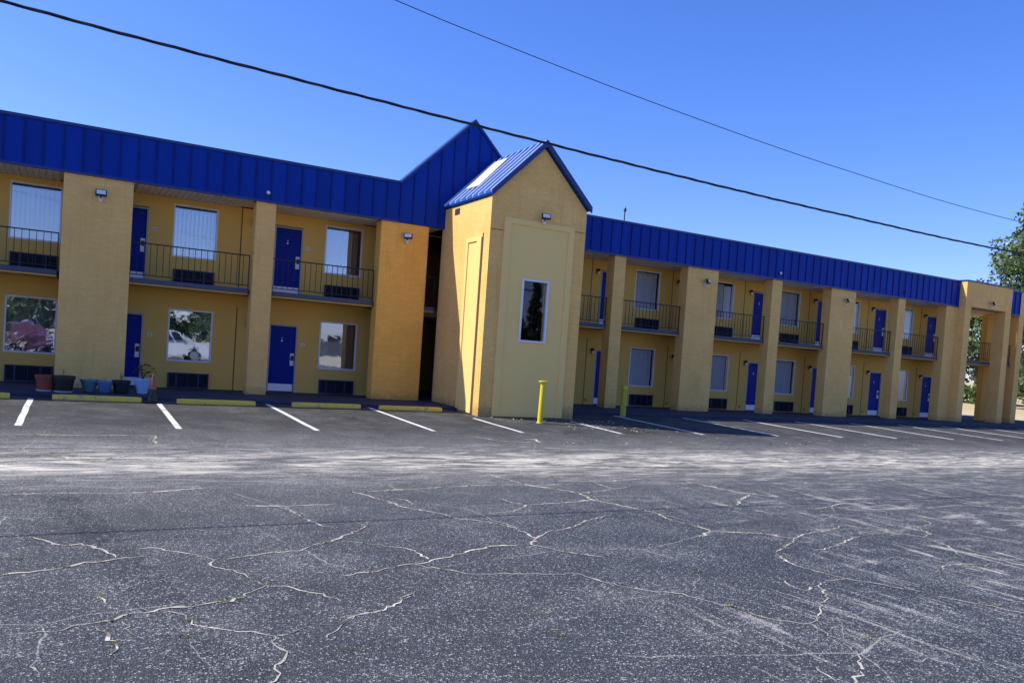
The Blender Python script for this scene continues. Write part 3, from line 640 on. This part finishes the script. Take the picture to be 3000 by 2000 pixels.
# raised stucco panels
pa = MB(); a0, a1, b0, b1 = 10.52, 12.86, -.15, 5.47; i0, i1, j0, j1 = 10.74, 12.66, -.02, 5.30; y = ty0
pa.box(a0, i0, y-.055, y-.002, b0, b1).box(i1, a1, y-.055, y-.002, b0, b1).box(i0, i1, y-.055, y-.002, j1, b1).box(i0, i1, y-.055, y-.002, b0, j0)
tb(pa, 'panel_frame', M['stucco'], bevel=.008)
pf = MB(); wall_holes(pf, i0, i1, j0, j1, [win], y-.022, .02); tb(pf, 'front_panel', M['stucco'])
x = tx0; ps = MB()
ps.box(x-.05, x-.002, -1.92, -1.78, -.05, 4.90).box(x-.05, x-.002, -2.78, -2.50, -.12, 4.90).box(x-.05, x-.002, -2.50, -1.92, 4.79, 4.90)
tb(ps, 'panel_frame', M['stucco'], bevel=.006)
tb(MB().box(x-.018, x-.002, -2.498, -1.922, -.09, 4.788), 'side_panel', M['stucco'])
for j_ in (MB().box(x-.012, x-.001, -2.835, -2.785, -.15, 5.0), MB().box(10.105, 10.5, y-.006, y-.001, 5.08, 5.095), MB().box(12.88, 13.26, y-.006, y-.001, 5.36, 5.375)): tb(j_, 'wall_joint', M['joint'])
# window
w = MB().box(0, .89, -.075, .03, 0, .055).box(0, .89, -.075, .03, 1.745, 1.80).box(0, .055, -.075, .03, .055, 1.745).box(.835, .89, -.075, .03, .055, 1.745)
tw = w.build('window', M['frame'], T, loc=(11.21-11.685, ty0+1.5, 2.01+.2), bevel=.006)
MB().box(.055, .835, .0, .006, .055, 1.745).build('pane', M['towerglass'], tw)
# roof: two slopes with standing seams, ridge, fascia
m = MB(); o_ = .10
s2 = math.sqrt(.5); th = .07
def slope(sx):
    ex = cx + sx*(cx-tx0+.045); ez = te-.045+.06; rz = apex+.06
    return [(ex, ez), (cx, rz), (cx, rz+.09), (ex-sx*-.03, ez+.06)]
tb(MB().prism(slope(-1), ty0-.10, .10), 'roof', M['roof_metal']); tb(MB().prism(slope(1), ty0-.10, .10), 'roof', M['roof_metal'])
m = MB()
for i in range(9):
    yy = ty0-.06+i*.395
    for sx in (-1, 1):
        p0 = (cx+sx*(cx-tx0+.068), te+.075); p1 = (cx+sx*.02, apex+.145)
        if sx < 0 and 2 <= (i-1) <= 4 and False: continue
        m.add([(p0[0],yy-.03,p0[1]),(p0[0],yy+.03,p0[1]),(p1[0],yy+.03,p1[1]),(p1[0],yy-.03,p1[1]),
               (p0[0]+sx*.03,yy-.03,p0[1]+.06),(p0[0]+sx*.03,yy+.03,p0[1]+.06),(p1[0],yy+.03,p1[1]+.075),(p1[0],yy-.03,p1[1]+.075)],
              [(0,1,2,3),(4,5,6,7),(0,1,5,4),(1,2,6,5),(2,3,7,6),(3,0,4,7)])
tb(m, 'roof_seam', M['roof_seam'])
tb(MB().tube([(cx,ty0-.11,apex+.17),(cx,.1,apex+.17)], .055, 6), 'ridge_cap', M['roof_metal'])
m = MB()
for sx in (-1, 1):
    e = (cx+sx*(cx-tx0+.085), te-.005); r_ = (cx, apex+.075)
    m.prism([(e[0], e[1]-.03), (r_[0], r_[1]-.05), (r_[0], r_[1]+.13), (e[0], e[1]+.14)], ty0-.155, ty0-.102)
tb(m, 'fascia', M['blue_trim'])
# bare patch where roofing panels are missing
def on_roof(x, y, d): return (x-d*s2, y, te+.06+(x-tx0)+.055+d*s2+.05)
q = [on_roof(10.48,-.70,.0), on_roof(10.44,-1.66,.0), on_roof(11.50,-1.42,.0), on_roof(11.54,-.40,.0)]
q2 = [(a-.05, b, c+.05) for a, b, c in q]
tb(MB().add(q+q2, [(0,1,2,3),(4,5,6,7),(0,1,5,4),(1,2,6,5),(2,3,7,6),(3,0,4,7)]), 'roof_patch', M['underlay'])
vb = MB().box(tx0-.012, tx0-.002, -1.10, -.76, 5.74, 5.92); tb(vb, 'vent', M['dark'])
fl = make_flood(-.25); fl.parent = T; fl.location = (11.76-11.685, ty0+1.5-.056, 5.52+.2)

# ------------------------------------------------------------------ wheel stops
def make_stop():
    L = 1.86; m = MB()
    prof = [(-.085,0),(-.075,.06),(-.045,.125),(.045,.125),(.075,.06),(.085,0)]
    n = 14
    vs = []
    for i in range(n+1):
        xx = -L/2+L*i/n; k = .93 if i in (0, n) else 1
        vs += [(xx, a*k, b*k) for a, b in prof]
    q = len(prof)
    m.add(vs, [(i*q+k, (i+1)*q+k, (i+1)*q+(k+1)%q, i*q+(k+1)%q) for i in range(n) for k in range(q)] + [tuple(range(q)), tuple(n*q+k for k in range(q))])
    return m
lab = ['yellow wheel stop cut off by the left edge of the photo', 'long yellow wheel stop below the row of flower pots', 'yellow wheel stop between the traffic cone and the narrow pillar',
       'yellow wheel stop below the second ground floor door, right of the narrow pillar', 'brighter yellow wheel stop at the foot of the orange lit pier, beside the tower']
st0 = make_stop().build('wheel_stop', M['stop'], bevel=.012)
for i, xc in enumerate((-2.05, .63, 3.27, 6.08, 8.46)):
    o = st0 if i == 0 else st0.copy()
    if i: COL.objects.link(o)
    y = (-2.30, -2.30, -2.32, -2.22, -2.28)[i]
    o.location = (xc, y, zl(y)); o.rotation_euler = (0, 0, (0, -.004, .01, .02, -.008)[i]); tag(o, lab[i], 'wheel stop', 'yellow concrete wheel stops')
# bollards
bo = tag(empty('bollard', (11.44,-4.39,zl(-4.39))), 'bright yellow steel bollard with flat cap in front of the tower', 'bollard', 'yellow bollards')
MB().lathe([(.078,-.05),(.075,1.12)], (0,0,0), 20).build('post', M['bollard'], bo, smooth=True)
MB().lathe([(.13,1.135),(.135,1.15),(.13,1.165)], (0,0,0), 20).build('cap', M['bollard'], bo); bo.rotation_euler = (R(1.0), R(.6), 0)
MB().lathe([(.105,-.04),(.10,.012)], (0,0,0), 20).build('base', M['bollard'], bo)
bo = tag(empty('bollard', (16.05,-1.98,zl(-1.98))), 'faded yellow bollard in shade right of the tower', 'bollard', 'yellow bollards')
MB().lathe([(.10,-.05),(.10,.98),(.085,1.03),(.04,1.05)], (0,0,0), 20).build('post', M['bollard2'], bo, smooth=True)
MB().lathe([(.102,.93),(.104,.96),(.102,.99)], (0,0,0), 20).build('collar', M['bollard'], bo)

# ------------------------------------------------------------------ pots and cone
def pot(x, y, r, h, mat, label, taper=.68, saucer=False, style='round'):
    z = -.02 - .01
    e = tag(empty('flower_pot', (x, y, -.03*(-y/1.78))), label, 'flower pot', 'flower pots in front of the wide pillar')
    if style == 'round': prof = [(r*taper, .0), (r*(taper+.16), h*.35), (r*.94, h*.78), (r*.96, h*.86), (r*1.03, h*.88), (r*1.03, h), (r*.95, h), (r*.93, h*.90)]
    else: prof = [(r*taper, .0), (r*.92, h*.78), (r*1.0, h*.80), (r*1.02, h), (r*.94, h), (r*.93, h*.90)]
    MB().lathe(prof, (0,0,.012), 28).build('pot', mat, e, smooth=True)
    MB().lathe([(r*.92, h*.885), (.01, h*.90)], (0,0,.012), 20).build('soil', M['soil'], e)
    if saucer: MB().lathe([(r*.75, .0), (r*.86, .035), (r*.80, .035), (r*.72, .012)], (0,0,0), 24).build('saucer', M['white'], e)
    return e
def leafy(e, h0, n, spread, hgt, size, droop=0.0):
    m = MB(); st = MB()
    for i in range(n):
        a = rnd.uniform(0, 6.28); l = spread*rnd.uniform(.25, 1); zt = h0+hgt*rnd.uniform(.25, 1); bx, by = l*math.cos(a), l*math.sin(a)
        if i % 2 == 0: st.tube([(0,0,h0-.03), (bx*.4, by*.4, h0+(zt-h0)*.7), (bx, by, zt)], [.006,.005,.003], 5)
        for _ in range(3):
            s = size*rnd.uniform(.6, 1.1); b = rnd.uniform(0, 6.28); t_ = rnd.uniform(-.4, .5); cx_, cy_, cz_ = bx+rnd.uniform(-.03,.03), by+rnd.uniform(-.03,.03), zt+rnd.uniform(-.04,.03)
            d = Vector((math.cos(b), math.sin(b), t_)).normalized()*s; w_ = Vector((-math.sin(b), math.cos(b), .1))*s*.35; c0 = Vector((cx_, cy_, cz_))
            m.add([c0, c0+d*.5+w_, c0+d, c0+d*.5-w_], [(0,1,2,3)])
    m.build('foliage', M['plant'], e); st.build('stem', M['bark'], e)
pot(-.46, -1.30, .235, .37, M['terracotta'], 'reddish terracotta flower pot, first of the pot row at the left', .74, saucer=True, style='rim')
p2 = pot(-.09, -1.44, .25, .38, M['black'], 'large black flower pot with white saucer beside the terracotta one', .74, saucer=True, style='rim'); leafy(p2, .36, 2, .05, .22, .05)
pot(.46, -1.22, .205, .30, M['teal'], 'grey teal glazed flower pot left of the small blue pot', .55)
p4 = pot(.79, -1.30, .19, .28, M['bluepot'], 'small blue glazed flower pot between the teal and dark green pots', .55); leafy(p4, .27, 2, .03, .12, .04)
p5 = pot(1.16, -1.20, .215, .31, M['greenpot'], 'dark green flower pot with one thin stem before the pillar corner', .7, style='rim'); leafy(p5, .30, 3, .07, .30, .09)
p6 = pot(1.64, -1.22, .20, .38, M['skypot'], 'light blue flower pot holding a leafy green plant by the cone', .58); leafy(p6, .37, 18, .26, .42, .15)
cn = tag(empty('traffic_cone', (1.79,-2.32,zl(-2.32))), 'faded orange traffic cone with blackened lower half beside the wheel stop', 'traffic cone')
MB().box(-.19, .19, -.19, .19, 0, .035).build('base', M['black'], cn, bevel=.015)
MB().lathe([(.14,.035),(.105,.20),(.088,.33)], (0,0,0), 24).build('lower_skirt', M['black'], cn, smooth=True)
MB().lathe([(.088,.331),(.06,.47),(.036,.60),(.032,.675),(.022,.68),(.02,.64)], (0,0,0), 24).build('upper_cone', M['orange'], cn, smooth=True)

# ------------------------------------------------------------------ overhead wires
def interp(pts, x):
    for (a, b) in zip(pts, pts[1:]):
        if x <= b[0] or b is pts[-1]:
            f = (x-a[0])/(b[0]-a[0]); return [a[i]+(b[i]-a[i])*f for i in range(3)]
W1 = [(-22,-13.3,6.6), (-12,-13.27,5.55), (-5,-13.25,5.06), (-.79,-13.25,4.85), (2,-13.28,4.735), (5.3,-13.32,4.63), (8.4,-13.34,4.555), (12,-13.36,4.505), (17.1,-13.36,4.50), (26,-13.4,4.7), (40,-13.5,5.5), (60,-13.6,7.6)]
def smooth_path(pts, n):
    P_ = [Vector(p) for p in pts]; out = []
    for i in range(len(P_)-1):
        p0 = P_[max(i-1,0)]; p1 = P_[i]; p2 = P_[i+1]; p3 = P_[min(i+2,len(P_)-1)]
        k = max(1, int((p2-p1).length*n))
        for j in range(k):
            f = j/k; out.append(.5*((2*p1)+(-p0+p2)*f+(2*p0-5*p1+4*p2-p3)*f*f+(-p0+3*p1-3*p2+p3)*f**3))
    return out + [P_[-1]]
base_path = smooth_path(W1, 8)
c1 = tag(empty('overhead_cable', (-.79,-13.25,4.85)), 'thick twisted black cable bundle sagging across the sky', 'cable')
for k, (rr, off) in enumerate(((.011, .0), (.009, 2.1), (.008, 4.2))):
    s_ = 0; pts = []
    for i, p_ in enumerate(base_path):
        if i: s_ += (p_-base_path[i-1]).length
        a = s_*5.0+off; pts.append((p_.x+.79, p_.y+13.25+.0105*math.cos(a), p_.z-4.85+.0105*math.sin(a)))
    MB().tube(pts, rr, 6).build('strand', M['black'], c1)
W2 = [(-22,-12.6,9.6), (-8,-12.7,7.7), (0,-12.72,6.72), (3.64,-12.73,6.25), (5.45,-12.79,6.03), (8.24,-12.89,5.74), (12.25,-13.04,5.43), (18.3,-13.05,5.28), (30,-13.2,5.5), (60,-13.4,8.0)]
tag(MB().tube(smooth_path(W2, 3), .0062, 6).build('overhead_wire', M['black']), 'thin single wire high above the thick cable', 'wire')

# ------------------------------------------------------------------ trees
def crown_mesh(clumps, per, size, seed, name, mat, parent):
    rg = np.random.default_rng(seed); V = []
    for (cx_, cy_, cz_, r_) in clumps:
        d = rg.normal(size=(per, 3)); d /= np.linalg.norm(d, axis=1)[:, None]
        pos = np.array([cx_, cy_, cz_]) + d*(r_*rg.random((per, 1))**.45)*np.array([1, 1, .8])
        u = rg.normal(size=(per, 3)); u += d*.6; u /= np.linalg.norm(u, axis=1)[:, None]
        w = np.cross(u, rg.normal(size=(per, 3))); w /= np.linalg.norm(w, axis=1)[:, None]
        s = size*rg.uniform(.6, 1.25, (per, 1))
        V.append(np.stack([pos-u*s*.5, pos+w*s*.28, pos+u*s*.5, pos-w*s*.28], 1).reshape(-1, 3))
    V = np.concatenate(V); n = len(V)//4
    me = bpy.data.meshes.new(name); me.vertices.add(len(V)); me.vertices.foreach_set('co', V.ravel())
    me.loops.add(4*n); me.loops.foreach_set('vertex_index', np.arange(4*n)); me.polygons.add(n)
    me.polygons.foreach_set('loop_start', np.arange(0, 4*n, 4)); me.polygons.foreach_set('loop_total', np.full(n, 4)); me.update(); me.validate()
    me.materials.append(mat); o = bpy.data.objects.new(name, me); COL.objects.link(o); o.parent = parent; return o
def tree(x, y, h, rad, label, seed, per=150, size=.42, low=.18, nc=60, mat='leaf', group=None, taper=.0):
    rr = random.Random(seed); e = tag(empty('leafy_tree', (x, y, zg(x, y)-.05)), label, 'tree', group)
    tr = MB(); tr.tube([(0,0,0),(.05,.02,h*.18),(-.05,.1,h*.45),(.1,0,h*.8)], [h*.028,h*.021,h*.014,h*.004], 10)
    cl = []
    for i in range(nc):
        f = (i+.5)/nc; zz = low + (1-low)*f; a = rr.uniform(0, 6.283); prof = math.sin(min(1, (zz-low)/(1-low)*.92+.10)*math.pi)**.6
        prof = max(prof, .15)*(1-taper*zz); l = rad*prof*math.sqrt(rr.uniform(.10, 1)); r_ = rad*rr.uniform(.16, .27)
        cl.append((l*math.cos(a), l*math.sin(a), h*zz-.3, r_))
        if i % 4 == 0: tr.tube([(0,0,h*max(.14, zz-.22)), (l*.5*math.cos(a), l*.5*math.sin(a), h*(zz-.08)), (l*math.cos(a), l*math.sin(a), h*zz)], [h*.009, h*.006, h*.002], 6)
    tr.build('trunk', M['bark'], e)
    crown_mesh(cl, per, size, seed, 'crown', M[mat], e); return e
tree(67.0, 9.5, 20.5, 9.0, 'large glossy green tree rising behind the far right end of the motel', 3, 460, .36, .10, 130, 'leaf', None, .62)
tree(72, 20.2, 8.6, 4.4, 'bushy green tree seen through the open stair frame at the far end', 5, 260, .38, .05, 50)
tl = tree(112, 52, 13, 7.5, 'far green tree in the row along the back edge of the dry field', 9, 130, .8, .03, 44, 'leaf2', 'far trees along the field edge')
for i, (x, y, s, a) in enumerate([(121,44,1.0,1),(104,60,.9,2),(128,36,1.1,3),(98,70,1.0,4),(134,27,.95,5),(119,62,1.15,2.2),(92,80,.9,.4),(140,18,1.1,.9)]):
    c = copy_tree(tl); c.location = (x, y, zg(x, y)-.05); c.rotation_euler = (0,0,a); c.scale = (s, s, s*rnd.uniform(.85, 1.1))

# ------------------------------------------------------------------ things across the lot that the window glass mirrors
def make_car(name, paintmat, label, loc, rz):
    e = tag(empty(name, loc, rz), label, 'car')
    prof = [(-2.3,.35),(-2.32,.75),(-2.2,1.0),(-1.95,1.08),(-1.55,1.62),(-1.1,1.70),(.1,1.66),(.75,1.50),(1.15,1.10),(1.9,.98),(2.25,.85),(2.33,.6),(2.3,.32)]
    m = MB(); vs = []; secs = [(-.92,.0,.80),(-.90,.0,.93),(-.72,.0,1.0),(.72,.0,1.0),(.90,.0,.93),(.92,.0,.80)]
    q = len(prof)
    for yv, _, k in secs:
        for (a, b) in prof:
            tk = max(0, b-1.0)*.30; yy = yv - math.copysign(tk, yv); vs.append((a*(1 if b < 1.1 else .99), yy, .32+(b-.32)*(k if b < 1.05 else .985)))
    m.add(vs, [(i*q+k, i*q+(k+1)%q, (i+1)*q+(k+1)%q, (i+1)*q+k) for i in range(5) for k in range(q)] + [tuple(range(q)), tuple(5*q+k for k in range(q))])
    m.build('body', paintmat, e, bevel=.03, smooth=True)
    for sy in (-1, 1):
        for (p0, p1, p2, p3) in (((-1.62,1.10),(-1.38,1.55),(-.62,1.60),(-.60,1.10)), ((-.52,1.10),(-.54,1.60),(.12,1.57),(.30,1.10)), ((.38,1.10),(.22,1.56),(.62,1.45),(.98,1.12))):
            MB().add([(a, sy*(.925-max(0, b-1.0)*.30), b) for a, b in (p0, p1, p2, p3)] + [(a, sy*(.90-max(0, b-1.0)*.30), b) for a, b in (p0, p1, p2, p3)], [(0,1,2,3),(4,5,6,7),(0,1,5,4),(1,2,6,5),(2,3,7,6),(3,0,4,7)]).build('side_window', M['carglass'], e)
        for wx in (-1.42, 1.42):
            wv = MB().lathe([(.20,-.10),(.34,-.10),(.36,-.07),(.36,.07),(.34,.10),(.20,.10)], (0,0,0), 24, 'y').build('wheel', M['tyre'], e, loc=(wx, sy*.84, .36))
            MB().lathe([(.03,-.11),(.22,-.105),(.22,.105),(.03,.11)], (0,0,0), 10, 'y').build('rim', M['steel'], wv)
        MB().box(1.0, 1.12, sy*1.05-.06, sy*1.05+.06, 1.08, 1.22).build('side_mirror', paintmat, e)
        MB().box(2.22, 2.31, sy*.66-.16, sy*.66+.16, .74, .88).build('headlight', M['white'], e, bevel=.02)
    return e
suv = make_car('parked_car', M['suvwhite'], 'white parked car mirrored in the second ground floor window', (4.95,-25.6,zl(-25.6)), 0); suv.scale = (1.12, 1.12, 1.16)
make_car('parked_car', M['redpaint'], 'dark red parked car mirrored in the leftmost ground floor window', (-2.3,-27.6,zl(-27.6)), 1.3)
sh = tag(empty('shed', (20.6,-46,.3)), 'white gabled shed mirrored in the window beside the orange lit pier', 'shed')
MB().prism([(-3.2,0),(3.2,0),(3.2,3.2),(0,5.4),(-3.2,3.2)], -3, 2).build('wall', M['clap'], sh)
MB().prism([(-3.5,3.05),(0,5.46),(3.5,3.05),(3.5,3.2),(0,5.62),(-3.5,3.2)], -3.3, 2.3).build('roof', M['roofing'], sh)
MB().box(-.6, .6, 2.002, 2.05, 0, 2.1).build('door', M['dark'], sh)
fe = tag(empty('board_fence', (20.5,-41.5,.2)), 'weathered grey board fence in front of the white shed', 'fence')
m = MB()
for i in range(90): m.box(-9+i*.2, -8.815+i*.2, -.012, .012, 0, 1.75+rnd.uniform(-.03, .03))
m.build('boards', M['fence'], fe); MB().box(-9, 9, -.06, -.02, .35, .45).box(-9, 9, -.06, -.02, 1.3, 1.4).build('rail', M['fence'], fe)
rt = tree(-6, -64, 9.0, 5.5, 'dark tree across the road, mirrored in the ground floor windows', 21, 110, .7, .03, 40, 'leaf2', 'trees across the road')
for i, (x, y, s, a) in enumerate([(5,-66,.9,1),(15,-68,1.0,2),(-17,-64,1.05,3),(26,-70,.85,4),(36,-66,.95,.5),(60,-62,.9,1.5),(-28,-66,1.0,2.4)]):
    c = copy_tree(rt); c.location = (x, y, zg(x, y)-.05); c.rotation_euler = (0,0,a); c.scale = (s, s, s)
for i, (x, y, s, a) in enumerate([(42.6,-61,.78,.3),(48.6,-62,.80,1.9),(45.0,-66,.72,3.4)]):
    c = copy_tree(rt); c.location = (x, y, zg(x, y)-.05); c.rotation_euler = (0,0,a); c.scale = (s*.7, s*.7, s)
cf = tree(46.0, -62, 11.6, 2.0, 'tall pointed tree mirrored in the narrow tower window', 31, 140, .6, .05, 40, 'leaf2', None, .85)

# ------------------------------------------------------------------ light, sky, camera
SUN = Vector((-.865, .365, 1.0)).normalized()
elev = math.asin(SUN.z); az = math.atan2(SUN.x, SUN.y)
sd = bpy.data.lights.new('sun', 'SUN'); sd.energy = 4.4; sd.angle = R(.53); sd.color = (1, .94, .86)
so = bpy.data.objects.new('sun', sd); COL.objects.link(so); so.rotation_euler = (-SUN).to_track_quat('-Z', 'Y').to_euler(); so.location = (-30, 15, 40)
w = bpy.data.worlds.new('World'); scene.world = w; w.use_nodes = True; nt = w.node_tree
sky = nt.nodes.new('ShaderNodeTexSky'); sky.sky_type = 'NISHITA'; sky.sun_disc = False; sky.sun_elevation = elev; sky.sun_rotation = az
sky.air_density = 1.0; sky.dust_density = .6; sky.ozone_density = 4.0; sky.altitude = 100
bg = nt.nodes['Background']; bg.inputs[1].default_value = .15
hs = nt.nodes.new('ShaderNodeHueSaturation'); hs.inputs['Saturation'].default_value = 1.22; nt.links.new(sky.outputs[0], hs.inputs['Color'])
mx = nt.nodes.new('ShaderNodeMix'); mx.data_type = 'RGBA'; mx.blend_type = 'MULTIPLY'; mx.inputs[0].default_value = 1; mx.inputs[7].default_value = (.83, .77, 1.12, 1)
nt.links.new(hs.outputs[0], mx.inputs[6]); nt.links.new(mx.outputs[2], bg.inputs[0])
cam = bpy.data.cameras.new('camera'); co = bpy.data.objects.new('camera', cam); COL.objects.link(co); scene.camera = co
f_, yaw, pitch, roll, ch, cD, CY = 2355.1, .504763, -.0355005, .0693142, 1.5157, 23.3673, 1133.6
fw = Vector((math.sin(yaw)*math.cos(pitch), math.cos(yaw)*math.cos(pitch), math.sin(pitch))); rt_ = Vector((math.cos(yaw), -math.sin(yaw), 0)); up = rt_.cross(fw)
r2 = math.cos(roll)*rt_ + math.sin(roll)*up; u2 = -math.sin(roll)*rt_ + math.cos(roll)*up
mw = Matrix(((r2.x,u2.x,-fw.x,0),(r2.y,u2.y,-fw.y,-cD),(r2.z,u2.z,-fw.z,ch),(0,0,0,1)))
co.matrix_world = mw
cam.sensor_width = 36; cam.lens = f_/3000*36; cam.shift_y = (CY-1000)/3000; cam.clip_start = .05; cam.clip_end = 3000
vs_ = scene.view_settings; vs_.view_transform = 'Standard'; vs_.look = 'None'; vs_.exposure = .5; vs_.gamma = 1
scene.cycles.max_bounces = 8; scene.cycles.diffuse_bounces = 5; scene.cycles.transparent_max_bounces = 8
